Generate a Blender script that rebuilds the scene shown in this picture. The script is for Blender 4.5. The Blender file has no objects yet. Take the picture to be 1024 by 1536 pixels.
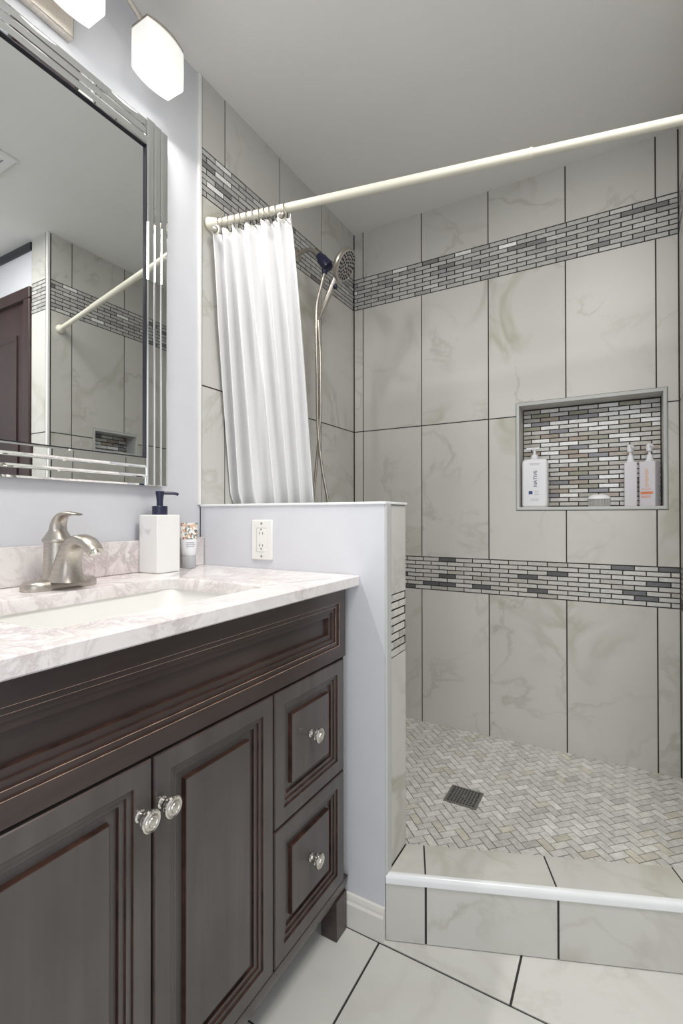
import bpy, bmesh, math, random
from mathutils import Vector, Matrix
R = math.radians
S = bpy.context.scene
C = S.collection

# ------------------------------------------------------------------ camera
cam_d = bpy.data.cameras.new('camera')
cam = bpy.data.objects.new('camera', cam_d)
C.objects.link(cam)
yaw, pitch, roll = 0.52153, 0.00683, -0.00098
dv = Vector((-math.sin(yaw) * math.cos(pitch), math.cos(yaw) * math.cos(pitch), math.sin(pitch)))
rv = Vector((math.cos(yaw), math.sin(yaw), 0))
uv = rv.cross(dv)
r2 = math.cos(roll) * rv + math.sin(roll) * uv
u2 = -math.sin(roll) * rv + math.cos(roll) * uv
M = Matrix((r2, u2, -dv)).transposed().to_4x4()
M.translation = Vector((1.16016, -2.14677, 1.069))
cam.matrix_world = M
cam_d.sensor_fit = 'HORIZONTAL'
cam_d.sensor_width = 36.0
cam_d.lens = 727.266 * 36.0 / 1024.0
cam_d.clip_start = 0.02
S.camera = cam

# ------------------------------------------------------------------ world, light, exposure
W = bpy.data.worlds.new('world')
S.world = W
W.use_nodes = True
W.node_tree.nodes['Background'].inputs[0].default_value = (0.9, 0.95, 1.0, 1)
W.node_tree.nodes['Background'].inputs[1].default_value = 0.6
S.view_settings.view_transform = 'Standard'
S.view_settings.look = 'None'
S.view_settings.gamma = 1.0
S.view_settings.use_curve_mapping = False
S.view_settings.exposure = 0.24
LAMP_STRENGTH = 1.3
BULB_WATTS = 4.0          # light leaving the open bottom of each shade


def area(name, loc, rot, sx, sy, power, col):
    l = bpy.data.lights.new(name, 'AREA')
    l.shape = 'RECTANGLE'
    l.size, l.size_y = sx, sy
    l.energy = power
    l.color = col
    o = bpy.data.objects.new(name, l)
    C.objects.link(o)
    o.location = loc
    o.rotation_euler = rot
    return o


# added fill lights outside the frame: one in the doorway, one below the ceiling
area('doorway_fill', (1.45, -2.97, 1.1), (R(90), 0, 0), 1.1, 1.9, 10.0, (0.93, 0.96, 1.0))
area('ceiling_fill', (1.35, -1.5, 2.46), (0, 0, 0), 0.6, 0.6, 21.0, (1.0, 0.97, 0.92))

# ------------------------------------------------------------------ dimensions
P = 0.3068          # tile module
X0 = 0.0516         # first upright joint on the back wall
WX = 1.351          # right shower wall
G = 1.4865          # level joint
BT0, BT1 = G + 2 * P, G + 2 * P + 0.152     # upper mosaic band
BL1, BL0 = 0.876, 0.727                    # lower mosaic band
HC = 2.4835         # ceiling
SF = 0.112          # shower floor
YH = -1.029         # face of the half wall
XH = 0.645          # end of the half wall
YB = -0.894         # shower side of the half wall
ZH = 1.104
YR = -0.790         # end of the right shower wall
PX = -0.004         # painted wall
rng = random.Random(7)


# ------------------------------------------------------------------ materials
def new_mat(name):
    m = bpy.data.materials.new(name)
    m.use_nodes = True
    nt = m.node_tree
    return m, nt, nt.nodes['Principled BSDF']


def setp(b, col=None, rough=None, metal=None, spec=None, coat=None, trans=None, ior=None, sheen=None):
    if col is not None: b.inputs['Base Color'].default_value = (*col, 1)
    if rough is not None: b.inputs['Roughness'].default_value = rough
    if metal is not None: b.inputs['Metallic'].default_value = metal
    if spec is not None: b.inputs['Specular IOR Level'].default_value = spec
    if coat is not None: b.inputs['Coat Weight'].default_value = coat
    if trans is not None: b.inputs['Transmission Weight'].default_value = trans
    if ior is not None: b.inputs['IOR'].default_value = ior


def N(nt, t, **kw):
    n = nt.nodes.new(t)
    for k, v in kw.items():
        setattr(n, k, v)
    return n


def ramp(nt, fac, stops):
    r = N(nt, 'ShaderNodeValToRGB')
    e = r.color_ramp.elements
    while len(e) > 1: e.remove(e[-1])
    for i, (p, c) in enumerate(stops):
        x = e[0] if i == 0 else e.new(p)
        x.position = p
        x.color = (*c, 1) if len(c) == 3 else c
    nt.links.new(fac, r.inputs[0])
    return r.outputs[0]


def noise(nt, vec, scale, detail=4, dist=0.0, rough=0.5):
    n = N(nt, 'ShaderNodeTexNoise')
    n.inputs['Scale'].default_value = scale
    n.inputs['Detail'].default_value = detail
    n.inputs['Distortion'].default_value = dist
    n.inputs['Roughness'].default_value = rough
    if vec is not None: nt.links.new(vec, n.inputs['Vector'])
    return n.outputs['Fac']


def mix(nt, fac, a, b, mode='MIX'):
    m = N(nt, 'ShaderNodeMix', data_type='RGBA', blend_type=mode)
    for s, v in ((0, fac), (6, a), (7, b)):
        if isinstance(v, bpy.types.NodeSocket): nt.links.new(v, m.inputs[s])
        elif s == 0: m.inputs[0].default_value = v
        else: m.inputs[s].default_value = (*v, 1)
    return m.outputs[2]


def obj_vec(nt, scale=None):
    t = N(nt, 'ShaderNodeTexCoord')
    if scale is None: return t.outputs['Object']
    mp = N(nt, 'ShaderNodeMapping')
    mp.inputs['Scale'].default_value = scale
    nt.links.new(t.outputs['Object'], mp.inputs['Vector'])
    return mp.outputs['Vector']


def bump(nt, b, h, strength, dist=0.002):
    n = N(nt, 'ShaderNodeBump')
    n.inputs['Strength'].default_value = strength
    n.inputs['Distance'].default_value = dist
    nt.links.new(h, n.inputs['Height'])
    nt.links.new(n.outputs[0], b.inputs['Normal'])


def plain(name, col, rough=0.5, metal=0.0, spec=None, coat=None, var=0.06, scale=12.0, bmp=0.0, bscale=300.0):
    """a solid colour with a slight procedural unevenness"""
    m, nt, b = new_mat(name)
    setp(b, col, rough, metal, spec, coat)
    v = obj_vec(nt)
    f = noise(nt, v, scale, 3)
    lo = tuple(max(0, c * (1 - var)) for c in col)
    hi = tuple(min(1, c * (1 + var)) for c in col)
    nt.links.new(ramp(nt, f, [(0.3, lo), (0.7, hi)]), b.inputs['Base Color'])
    if bmp:
        bump(nt, b, noise(nt, v, bscale, 2), bmp)
    return m


def tile_mat(name, base, vein, rough=0.42, amount=1.0):
    """marbled porcelain: faint cloudy olive veins, each tile cut from another place of the stone"""
    m, nt, b = new_mat(name)
    setp(b, base, rough, spec=0.5)
    t = N(nt, 'ShaderNodeTexCoord')
    a = N(nt, 'ShaderNodeAttribute', attribute_name='tid')
    add = N(nt, 'ShaderNodeVectorMath', operation='MULTIPLY_ADD')
    add.inputs[1].default_value = (19, 23, 17)
    nt.links.new(a.outputs['Color'], add.inputs[0])
    nt.links.new(t.outputs['Object'], add.inputs[2])
    v = add.outputs[0]
    f = noise(nt, v, 2.1, 4, 0.9, 0.5)
    vn = ramp(nt, f, [(0.445, (0, 0, 0)), (0.49, (1, 1, 1)), (0.50, (1, 1, 1)), (0.55, (0, 0, 0))])
    mask = ramp(nt, noise(nt, v, 1.9, 2), [(0.50, (0, 0, 0)), (0.70, (1, 1, 1))])
    fac = mix(nt, 1.0, vn, mask, 'MULTIPLY')
    fine = ramp(nt, noise(nt, v, 2.9, 6, 0.5, 0.55), [(0.475, (0, 0, 0)), (0.5, (1, 1, 1)), (0.525, (0, 0, 0))])
    mask2 = ramp(nt, noise(nt, v, 2.7, 2), [(0.42, (0, 0, 0)), (0.62, (1, 1, 1))])
    fine = mix(nt, 1.0, fine, mask2, 'MULTIPLY')
    cloud = ramp(nt, noise(nt, v, 1.3, 3, 0.6), [(0.3, tuple(c * 0.94 for c in base)), (0.7, tuple(min(1, c * 1.04) for c in base))])
    sc = N(nt, 'ShaderNodeMath', operation='MULTIPLY')
    nt.links.new(fac, sc.inputs[0]); sc.inputs[1].default_value = 0.75 * amount
    c1 = mix(nt, sc.outputs[0], cloud, vein)
    sc2 = N(nt, 'ShaderNodeMath', operation='MULTIPLY')
    nt.links.new(fine, sc2.inputs[0]); sc2.inputs[1].default_value = 0.38 * amount
    c2 = mix(nt, sc2.outputs[0], c1, tuple(c * 0.8 for c in vein))
    nt.links.new(c2, b.inputs['Base Color'])
    return m


def mosaic_mat(name, rough=0.25):
    m, nt, b = new_mat(name)
    setp(b, None, rough, spec=0.5)
    a = N(nt, 'ShaderNodeAttribute', attribute_name='tcol')
    v = obj_vec(nt, (40, 40, 160))
    f = ramp(nt, noise(nt, v, 1.6, 4, 0.4), [(0.3, (0.82, 0.82, 0.82)), (0.7, (1.1, 1.1, 1.1))])
    nt.links.new(mix(nt, 1.0, a.outputs['Color'], f, 'MULTIPLY'), b.inputs['Base Color'])
    bump(nt, b, noise(nt, v, 1.2, 3), 0.25)
    return m


def counter_mat():
    m, nt, b = new_mat('cream_veined_quartz')
    setp(b, (0.7, 0.66, 0.65), 0.16, spec=0.5)
    v = obj_vec(nt)
    f = noise(nt, v, 14.0, 10, 0.9, 0.7)
    c = ramp(nt, f, [(0.30, (0.82, 0.80, 0.785)), (0.44, (0.74, 0.70, 0.69)), (0.50, (0.50, 0.44, 0.45)), (0.55, (0.68, 0.61, 0.605)), (0.72, (0.82, 0.80, 0.785))])
    f2 = ramp(nt, noise(nt, v, 3.2, 4, 0.8), [(0.35, (0, 0, 0)), (0.62, (1, 1, 1))])
    c2 = mix(nt, f2, (0.80, 0.775, 0.765), c)
    nt.links.new(c2, b.inputs['Base Color'])
    return m


def wood_mat(name, lo, hi, rough, grain_axis='Z', coat=0.25):
    m, nt, b = new_mat(name)
    setp(b, lo, rough, spec=0.5, coat=coat)
    b.inputs['Coat Roughness'].default_value = 0.35
    sc = {'Z': (30, 30, 2.2), 'Y': (30, 2.2, 30)}[grain_axis]
    v = obj_vec(nt, sc)
    f = noise(nt, v, 1.0, 6, 0.5, 0.6)
    big = noise(nt, obj_vec(nt), 4.0, 3)
    c = ramp(nt, f, [(0.3, lo), (0.7, hi)])
    c = mix(nt, ramp(nt, big, [(0.4, (0, 0, 0)), (0.7, (0.6, 0.6, 0.6))]), c, tuple(x * 0.72 for x in lo))
    nt.links.new(c, b.inputs['Base Color'])
    bump(nt, b, f, 0.05)
    return m


def marble_white():
    m, nt, b = new_mat('white_marble')
    setp(b, (0.78, 0.78, 0.77), 0.25)
    v = obj_vec(nt)
    f = noise(nt, v, 11.0, 5, 0.5)
    c = ramp(nt, f, [(0.30, (0.62, 0.62, 0.63)), (0.37, (0.83, 0.83, 0.82)), (0.6, (0.84, 0.84, 0.83)), (0.70, (0.68, 0.68, 0.69)), (0.76, (0.82, 0.82, 0.81))])
    nt.links.new(c, b.inputs['Base Color'])
    return m


def cloth_mat():
    m, nt, b = new_mat('white_woven_cotton')
    setp(b, (0.75, 0.75, 0.76), 0.9, spec=0.1)
    v = obj_vec(nt, (1, 1, 1))
    w = noise(nt, obj_vec(nt, (420, 420, 900)), 1.0, 2)
    nt.links.new(ramp(nt, w, [(0.3, (0.70, 0.70, 0.705)), (0.7, (0.80, 0.80, 0.805))]), b.inputs['Base Color'])
    bump(nt, b, w, 0.3, 0.001)
    tr = N(nt, 'ShaderNodeBsdfTranslucent')
    tr.inputs[0].default_value = (0.85, 0.85, 0.86, 1)
    mx = N(nt, 'ShaderNodeMixShader')
    mx.inputs[0].default_value = 0.08
    nt.links.new(b.outputs[0], mx.inputs[1]); nt.links.new(tr.outputs[0], mx.inputs[2])
    nt.links.new(mx.outputs[0], nt.nodes['Material Output'].inputs[0])
    return m


def emit_mat(name, col, strength):
    m, nt, b = new_mat(name)
    setp(b, (0.72, 0.72, 0.70), 0.3)
    f = noise(nt, obj_vec(nt), 20.0, 2)
    nt.links.new(ramp(nt, f, [(0.3, tuple(c * 0.97 for c in col)), (0.7, col)]), b.inputs['Emission Color'])
    b.inputs['Emission Strength'].default_value = strength
    return m


def brushed(name, col, rough, axis=(4, 300, 300)):
    m, nt, b = new_mat(name)
    setp(b, col, rough, 1.0)
    f = noise(nt, obj_vec(nt, axis), 1.0, 3)
    nt.links.new(ramp(nt, f, [(0.3, tuple(c * 0.88 for c in col)), (0.7, tuple(min(1, c * 1.08) for c in col))]), b.inputs['Base Color'])
    return m


def glass_mat(name, col, rough=0.05):
    m, nt, b = new_mat(name)
    setp(b, col, rough, trans=1.0, ior=1.45)
    f = noise(nt, obj_vec(nt), 30.0, 2)
    nt.links.new(ramp(nt, f, [(0.3, tuple(c * 0.95 for c in col)), (0.7, col)]), b.inputs['Base Color'])
    return m


def floral_mat():
    m, nt, b = new_mat('floral_print')
    setp(b, (0.8, 0.8, 0.78), 0.4)
    v = N(nt, 'ShaderNodeTexVoronoi')
    v.inputs['Scale'].default_value = 130.0
    nt.links.new(obj_vec(nt), v.inputs['Vector'])
    sep = N(nt, 'ShaderNodeSeparateColor')
    nt.links.new(v.outputs['Color'], sep.inputs[0])
    c = ramp(nt, sep.outputs[0], [(0.0, (0.16, 0.27, 0.26)), (0.2, (0.75, 0.73, 0.69)), (0.45, (0.36, 0.20, 0.14)), (0.55, (0.62, 0.42, 0.30)), (0.68, (0.76, 0.74, 0.70)), (0.9, (0.17, 0.15, 0.16))])
    c.node.color_ramp.interpolation = 'CONSTANT'
    nt.links.new(c, b.inputs['Base Color'])
    return m


TILE = tile_mat('marbled_wall_tile', (0.575, 0.566, 0.532), (0.37, 0.35, 0.265))
FTILE = tile_mat('marbled_floor_tile', (0.62, 0.62, 0.585), (0.47, 0.46, 0.38), 0.35, 0.6)
GROUT = plain('dark_grout', (0.035, 0.034, 0.033), 0.9)
LGROUT = plain('grey_floor_grout', (0.13, 0.125, 0.12), 0.9)
MOS = mosaic_mat('mosaic_strip')
MOSF = mosaic_mat('herringbone_stone', 0.4)
MOSG = mosaic_mat('glass_mosaic', 0.12)
PAINT = plain('pale_blue_grey_paint', (0.63, 0.64, 0.675), 0.55, var=0.015, bmp=0.05, bscale=220)
CEIL = plain('ceiling_white_paint', (0.77, 0.76, 0.735), 0.8, var=0.02, scale=2.0, bmp=0.04)
WHITE = plain('white_trim_paint', (0.80, 0.80, 0.78), 0.35, var=0.02)
PVC = plain('white_edge_profile', (0.78, 0.80, 0.81), 0.25, var=0.02)
GPVC = plain('grey_edge_profile', (0.50, 0.51, 0.50), 0.3, var=0.02)
CREAM = plain('cream_baseboard', (0.70, 0.685, 0.64), 0.4, var=0.03)
IVORY = plain('ivory_enamel', (0.63, 0.605, 0.51), 0.3, var=0.02)
WOODZ = wood_mat('espresso_wood_sheen', (0.064, 0.055, 0.053), (0.104, 0.091, 0.087), 0.34, 'Z')  # doors and drawers: base colour lightened to carry the room's reflected sheen
WOODY = wood_mat('espresso_wood_level_grain', (0.034, 0.023, 0.021), (0.064, 0.045, 0.041), 0.32, 'Y')
WORN = plain('rubbed_copper_edge', (0.046, 0.021, 0.015), 0.4, var=0.5, scale=40)
GLINT = plain('painted_edge_glint', (0.46, 0.33, 0.25), 0.4, var=0.4, scale=40)  # pale bead: light catching the apron's moulding crests, put in as colour
DARKW = plain('dark_groove', (0.012, 0.008, 0.007), 0.6)
COUNTER = counter_mat()
CERAM = plain('white_ceramic', (0.83, 0.83, 0.80), 0.1, var=0.01, spec=0.6)
NICKEL = brushed('brushed_nickel', (0.50, 0.465, 0.42), 0.36)
CHROME = brushed('polished_nickel', (0.74, 0.71, 0.67), 0.2)
DARKMET = brushed('dark_steel', (0.33, 0.33, 0.32), 0.4)
RINGMET = brushed('ring_steel', (0.24, 0.22, 0.19), 0.4)
MIRROR = brushed('mirror_silver', (0.80, 0.82, 0.82), 0.008, (1, 1, 1))
BLACK = plain('black_edge', (0.012, 0.012, 0.02), 0.3)
NAVY = plain('navy_plastic', (0.012, 0.014, 0.045), 0.35)
MARBLE = marble_white()
CLOTH = cloth_mat()
LAMP = emit_mat('lit_opal_glass', (1.0, 0.96, 0.90), LAMP_STRENGTH)
LAMPS = emit_mat('lit_opal_glass_side', (1.0, 0.97, 0.92), LAMP_STRENGTH * 0.36)
WPLAST = plain('white_plastic', (0.80, 0.80, 0.83), 0.35, var=0.01)
WPLAST2 = plain('pale_lilac_plastic', (0.70, 0.68, 0.73), 0.4, var=0.01)
GPLAST = plain('grey_plastic', (0.45, 0.45, 0.47), 0.4, var=0.02)
INK = plain('dark_ink', (0.05, 0.06, 0.12), 0.6)
BLUEINK = plain('blue_ink', (0.03, 0.06, 0.22), 0.6)
ORANGE = plain('orange_ink', (0.72, 0.25, 0.10), 0.6)
PALEINK = plain('grey_ink', (0.45, 0.46, 0.52), 0.6)
CLEAR = glass_mat('clear_plastic', (0.92, 0.94, 0.94), 0.15)
FLORAL = floral_mat()
BRISTLE = plain('grey_bristles', (0.48, 0.48, 0.46), 0.7, var=0.1)
DOORW = wood_mat('dark_door_wood', (0.026, 0.012, 0.011), (0.045, 0.021, 0.018), 0.35, 'Z')
PLATEW = plain('outlet_white', (0.78, 0.78, 0.75), 0.3, var=0.01)
SLOT = plain('slot_dark', (0.03, 0.03, 0.03), 0.6)

# ------------------------------------------------------------------ mesh builder
WL = {}


class MB:
    def __init__(s):
        s.v, s.f, s.m, s.c, s.t = [], [], [], [], []

    def face(s, pts, m=0, col=None, tid=None):
        n = len(s.v)
        s.v += [Vector(p) for p in pts]
        s.f.append(tuple(range(n, n + len(pts)))); s.m.append(m)
        s.c.append(col); s.t.append(tid)

    def add(s, verts, faces, m=0, col=None, tid=None):
        n = len(s.v)
        s.v += [Vector(p) for p in verts]
        for f in faces:
            s.f.append(tuple(i + n for i in f)); s.m.append(m); s.c.append(col); s.t.append(tid)

    def box(s, lo, hi, m=0, col=None, tid=None, mat=None):
        x0, y0, z0 = lo; x1, y1, z1 = hi
        vs = [(x0, y0, z0), (x1, y0, z0), (x1, y1, z0), (x0, y1, z0), (x0, y0, z1), (x1, y0, z1), (x1, y1, z1), (x0, y1, z1)]
        if mat is not None: vs = [mat @ Vector(v) for v in vs]
        s.add(vs, [(0, 3, 2, 1), (4, 5, 6, 7), (0, 1, 5, 4), (1, 2, 6, 5), (2, 3, 7, 6), (3, 0, 4, 7)], m, col, tid)

    def rings(s, rings, m=0, cap0=True, cap1=True, closed=True, mats=None):
        """skin a list of equally long vertex loops"""
        k = len(rings[0]); vs = [p for r in rings for p in r]; fs = []; n = len(rings)
        base = len(s.v)
        s.v += [Vector(p) for p in vs]
        for i in range(n - 1):
            mm = mats[i] if mats else m
            for j in range(k if closed else k - 1):
                a, b = i * k + j, i * k + (j + 1) % k
                s.f.append((base + a, base + b, base + b + k, base + a + k)); s.m.append(mm); s.c.append(None); s.t.append(None)
        if cap0: s.f.append(tuple(base + j for j in reversed(range(k)))); s.m.append(mats[0] if mats else m); s.c.append(None); s.t.append(None)
        if cap1: s.f.append(tuple(base + (n - 1) * k + j for j in range(k))); s.m.append(mats[-1] if mats else m); s.c.append(None); s.t.append(None)

    def lathe(s, prof, o, axis, m=0, seg=24, mats=None):
        """prof: (radius, height along axis)"""
        a = Vector(axis).normalized()
        u = a.orthogonal().normalized(); w = a.cross(u); o = Vector(o)
        s.rings([[o + a * h + (u * math.cos(2 * math.pi * i / seg) + w * math.sin(2 * math.pi * i / seg)) * max(r, 1e-5) for i in range(seg)] for r, h in prof], m, mats=mats)

    def tube(s, path, rad, m=0, seg=10, closed=False):
        path = [Vector(p) for p in path]; n = len(path)
        if not hasattr(rad, '__len__'): rad = [rad] * n
        rs = []; pu = None
        for i in range(n):
            if closed: t = path[(i + 1) % n] - path[i - 1]
            else: t = path[min(i + 1, n - 1)] - path[max(i - 1, 0)]
            t.normalize()
            u = t.orthogonal().normalized() if pu is None else (pu - t * pu.dot(t)).normalized()
            pu = u; w = t.cross(u)
            rs.append([path[i] + (u * math.cos(2 * math.pi * j / seg) + w * math.sin(2 * math.pi * j / seg)) * rad[i] for j in range(seg)])
        if closed: rs.append(rs[0]); s.rings(rs, m, False, False)
        else: s.rings(rs, m)

    def prism(s, poly, z0, z1, m=0, mat=None, tid=None):
        k = len(poly)
        a = [Vector((x, y, z0)) for x, y in poly]; b = [Vector((x, y, z1)) for x, y in poly]
        if mat is not None: a = [mat @ p for p in a]; b = [mat @ p for p in b]
        s.add(a + b, [tuple(reversed(range(k))), tuple(range(k, 2 * k))] + [(i, (i + 1) % k, k + (i + 1) % k, k + i) for i in range(k)], m, None, tid)

    def build(s, name, mats, parent=None, smooth=None, bevel=0.0, seg=2, solid=0.0, sub=0):
        off = WL.get(parent.name, Vector()) if parent else Vector()
        me = bpy.data.meshes.new(name)
        me.from_pydata([v - off for v in s.v], [], s.f)
        mats = mats if isinstance(mats, (list, tuple)) else [mats]
        for m in mats: me.materials.append(m)
        me.polygons.foreach_set('material_index', s.m)
        if any(c is not None for c in s.c):
            a = me.attributes.new('tcol', 'FLOAT_COLOR', 'CORNER')
            d = []
            for p, c in zip(me.polygons, s.c):
                d += list((*(c or (0.5, 0.5, 0.5)), 1.0)) * p.loop_total
            a.data.foreach_set('color', d)
        if any(c is not None for c in s.t):
            a = me.attributes.new('tid', 'FLOAT_COLOR', 'CORNER')
            d = []
            for p, c in zip(me.polygons, s.t):
                d += list((*(c or (0, 0, 0)), 1.0)) * p.loop_total
            a.data.foreach_set('color', d)
        me.validate(); me.update()
        if smooth is not None:
            me.polygons.foreach_set('use_smooth', [True] * len(me.polygons))
            me.set_sharp_from_angle(angle=R(smooth))
        o = bpy.data.objects.new(name, me)
        C.objects.link(o)
        if parent is not None:
            o.parent = parent
        WL[o.name] = off.copy()
        if solid:
            md = o.modifiers.new('thickness', 'SOLIDIFY'); md.thickness = solid; md.offset = 0
        if bevel:
            md = o.modifiers.new('edges', 'BEVEL'); md.width = bevel; md.segments = seg; md.limit_method = 'ANGLE'; md.angle_limit = R(35)
            if smooth is None:
                me.polygons.foreach_set('use_smooth', [True] * len(me.polygons)); me.set_sharp_from_angle(angle=R(50))
                md.harden_normals = True
        if sub:
            md = o.modifiers.new('smooth', 'SUBSURF'); md.levels = sub; md.render_levels = sub
        return o


def thing(name, label, cat, loc, group=None):
    o = bpy.data.objects.new(name, None)
    o.empty_display_size = 0.05
    C.objects.link(o)
    o.location = loc
    WL[o.name] = Vector(loc)
    return tag(o, label, cat, group)


def tag(o, label, cat, group=None):
    o['label'] = label; o['category'] = cat
    if group: o['group'] = group
    return o


def struct(o, label=None, cat=None):
    o['kind'] = 'structure'
    if label: o['label'] = label
    if cat: o['category'] = cat
    return o


def crv(pts, n=8):
    """Catmull-Rom through points"""
    p = [Vector(q) for q in pts]; p = [p[0] * 2 - p[1]] + p + [p[-1] * 2 - p[-2]]; out = []
    for i in range(1, len(p) - 2):
        for k in range(n):
            t = k / n; a, b, c, d = p[i - 1:i + 3]
            out.append(0.5 * ((2 * b) + (c - a) * t + (2 * a - 5 * b + 4 * c - d) * t * t + (3 * b - a - 3 * c + d) * t ** 3))
    out.append(p[-2]); return out


def rrect(cx, cy, w, h, r, n=5):
    out = []
    for (sx, sy, a0) in ((1, 1, 0), (-1, 1, 90), (-1, -1, 180), (1, -1, 270)):
        for k in range(n + 1):
            a = R(a0 + 90 * k / n)
            out.append((cx + sx * (w / 2 - r) + r * math.cos(a), cy + sy * (h / 2 - r) + r * math.sin(a)))
    return out


# ------------------------------------------------------------------ tiling
class Frame:
    """a wall plane: origin, u along it, v up, n out of it"""
    def __init__(s, o, u, v, n):
        s.o, s.u, s.v, s.n = Vector(o), Vector(u), Vector(v), Vector(n)

    def p(s, a, b, d=0.0):
        return s.o + s.u * a + s.v * b + s.n * d


def slab(mb, fr, u0, u1, v0, v1, m, d=0.0025, top=0.0, col=None, tid=None):
    if u1 - u0 < 0.0015 or v1 - v0 < 0.0015: return
    vs = [fr.p(u0, v0, -d), fr.p(u1, v0, -d), fr.p(u1, v1, -d), fr.p(u0, v1, -d), fr.p(u0, v0, top), fr.p(u1, v0, top), fr.p(u1, v1, top), fr.p(u0, v1, top)]
    fs = [(4, 5, 6, 7), (0, 1, 5, 4), (1, 2, 6, 5), (2, 3, 7, 6), (3, 0, 4, 7)]
    if fr.u.cross(fr.v).dot(fr.n) < 0: fs = [tuple(reversed(f)) for f in fs]
    mb.add(vs, fs, m, col, tid)


def big_tiles(mb, fr, us, vs, m, g=0.0048, hole=None):
    for i in range(len(us) - 1):
        for j in range(len(vs) - 1):
            a, b, c, d = us[i] + g / 2, us[i + 1] - g / 2, vs[j] + g / 2, vs[j + 1] - g / 2
            tid = (rng.random(), rng.random(), rng.random())
            if hole and a < hole[1] and b > hole[0] and c < hole[3] and d > hole[2]:
                h0, h1, h2, h3 = hole
                slab(mb, fr, a, min(b, h0), c, d, m, tid=tid)
                slab(mb, fr, max(a, h1), b, c, d, m, tid=tid)
                slab(mb, fr, max(a, h0), min(b, h1), c, min(d, h2), m, tid=tid)
                slab(mb, fr, max(a, h0), min(b, h1), max(c, h3), d, m, tid=tid)
            else:
                slab(mb, fr, a, b, c, d, m, tid=tid)


def pick(pal):
    r = rng.random() * sum(w for w, c in pal)
    for w, c in pal:
        r -= w
        if r <= 0: break
    k = 1 + rng.uniform(-0.08, 0.08)
    return tuple(x * k for x in c)


PAL_UP = [(66, (0.50, 0.495, 0.475)), (18, (0.37, 0.37, 0.36)), (7, (0.22, 0.22, 0.215)), (7, (0.60, 0.60, 0.58)), (2, (0.90, 0.90, 0.88))]
PAL_LOW = [(78, (0.56, 0.55, 0.52)), (9, (0.46, 0.44, 0.40)), (13, (0.12, 0.12, 0.125))]
PAL_NICHE = [(30, (0.62, 0.61, 0.585)), (18, (0.80, 0.80, 0.79)), (22, (0.48, 0.455, 0.41)), (12, (0.40, 0.34, 0.285)), (8, (0.27, 0.27, 0.29)), (8, (0.34, 0.33, 0.26)), (6, (0.9, 0.9, 0.9))]


def mosaic(mb, fr, u0, u1, v0, v1, m, pal, rows=8, L=0.0765, g=0.0042, u_ref=0.0, rough=0.0):
    h = (v1 - v0) / rows
    for r in range(rows):
        u = u_ref + (L / 2 if r % 2 else 0)
        k = math.floor((u0 - u) / L)
        u += k * L
        while u < u1:
            a, b = max(u + g / 2, u0 + g / 2), min(u + L - g / 2, u1 - g / 2)
            if b - a > 0.004:
                slab(mb, fr, a, b, v0 + r * h + g / 2, v0 + (r + 1) * h - g / 2, m, top=rng.uniform(-0.0006, 0.0006), col=pick(pal))
            u += L


ROWS_FULL = [SF - 0.02, BL0], [BL1, G, BT0], [BT1, HC]


def tiled(mb, fr, us, u0, u1, hole=None, low=SF - 0.02, mt=0, mm=1, pu=0.0):
    us = [u0] + sorted(u for u in us if u0 + 0.01 < u < u1 - 0.01) + [u1]
    if low < BL0: big_tiles(mb, fr, us, [low, BL0], mt)
    big_tiles(mb, fr, us, [BL1, G, BT0], mt, hole=hole)
    big_tiles(mb, fr, us, [BT1, HC + 0.004], mt)
    mosaic(mb, fr, u0, u1, BL0, BL1, mm, PAL_LOW, u_ref=pu)
    mosaic(mb, fr, u0, u1, BT0, BT1, mm, PAL_UP, u_ref=pu)


# ------------------------------------------------------------------ structure: shell
XE, YS = 2.45, -3.0
mb = MB()
mb.box((-0.15, YS - 0.1, -0.1), (XE + 0.1, 0.25, -0.0025), 1)
FR = Frame((0, 0, 0), (1, 0, 0), (0, 1, 0), (0, 0, 1))
row = -1.042
gx = 0.0055
for k in range(-1, 8):
    y1 = row - k * 0.307
    y0 = y1 - 0.307
    shift = 0.633 if k % 2 == 0 else 0.948 - 0.614
    x = shift - 0.614 * 2
    while x < XE:
        a, b = max(x + gx / 2, -0.02), min(x + 0.614 - gx / 2, XE)
        if b > a: slab(mb, FR, a, b, y0 + gx / 2, y1 - gx / 2, 0, tid=(rng.random(), rng.random(), rng.random()))
        x += 0.614
struct(mb.build('floor', [FTILE, GROUT]))

mb = MB()
mb.box((-0.15, YS - 0.1, HC), (XE + 0.1, 0.25, HC + 0.1))
struct(mb.build('ceiling', CEIL))

# left wall: tiled in the shower, painted over the vanity
mb = MB()
mb.box((-0.15, YH, 0), (-0.0018, 0.0, HC), 2)
mb.box((-0.15, YS, 0), (PX, YH, HC), 3)
tiled(mb, Frame((0, 0, 0), (0, 1, 0), (0, 0, 1), (1, 0, 0)), [-P, -2 * P, -3 * P], -1.026, -0.002, pu=-0.01)
struct(mb.build('wall_left', [TILE, MOS, GROUT, PAINT]))
mb = MB()
mb.box((-0.02, -1.0405, ZH - 0.002), (0.004, -1.0275, HC))
struct(mb.build('trim_1', WHITE, bevel=0.003))

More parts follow.
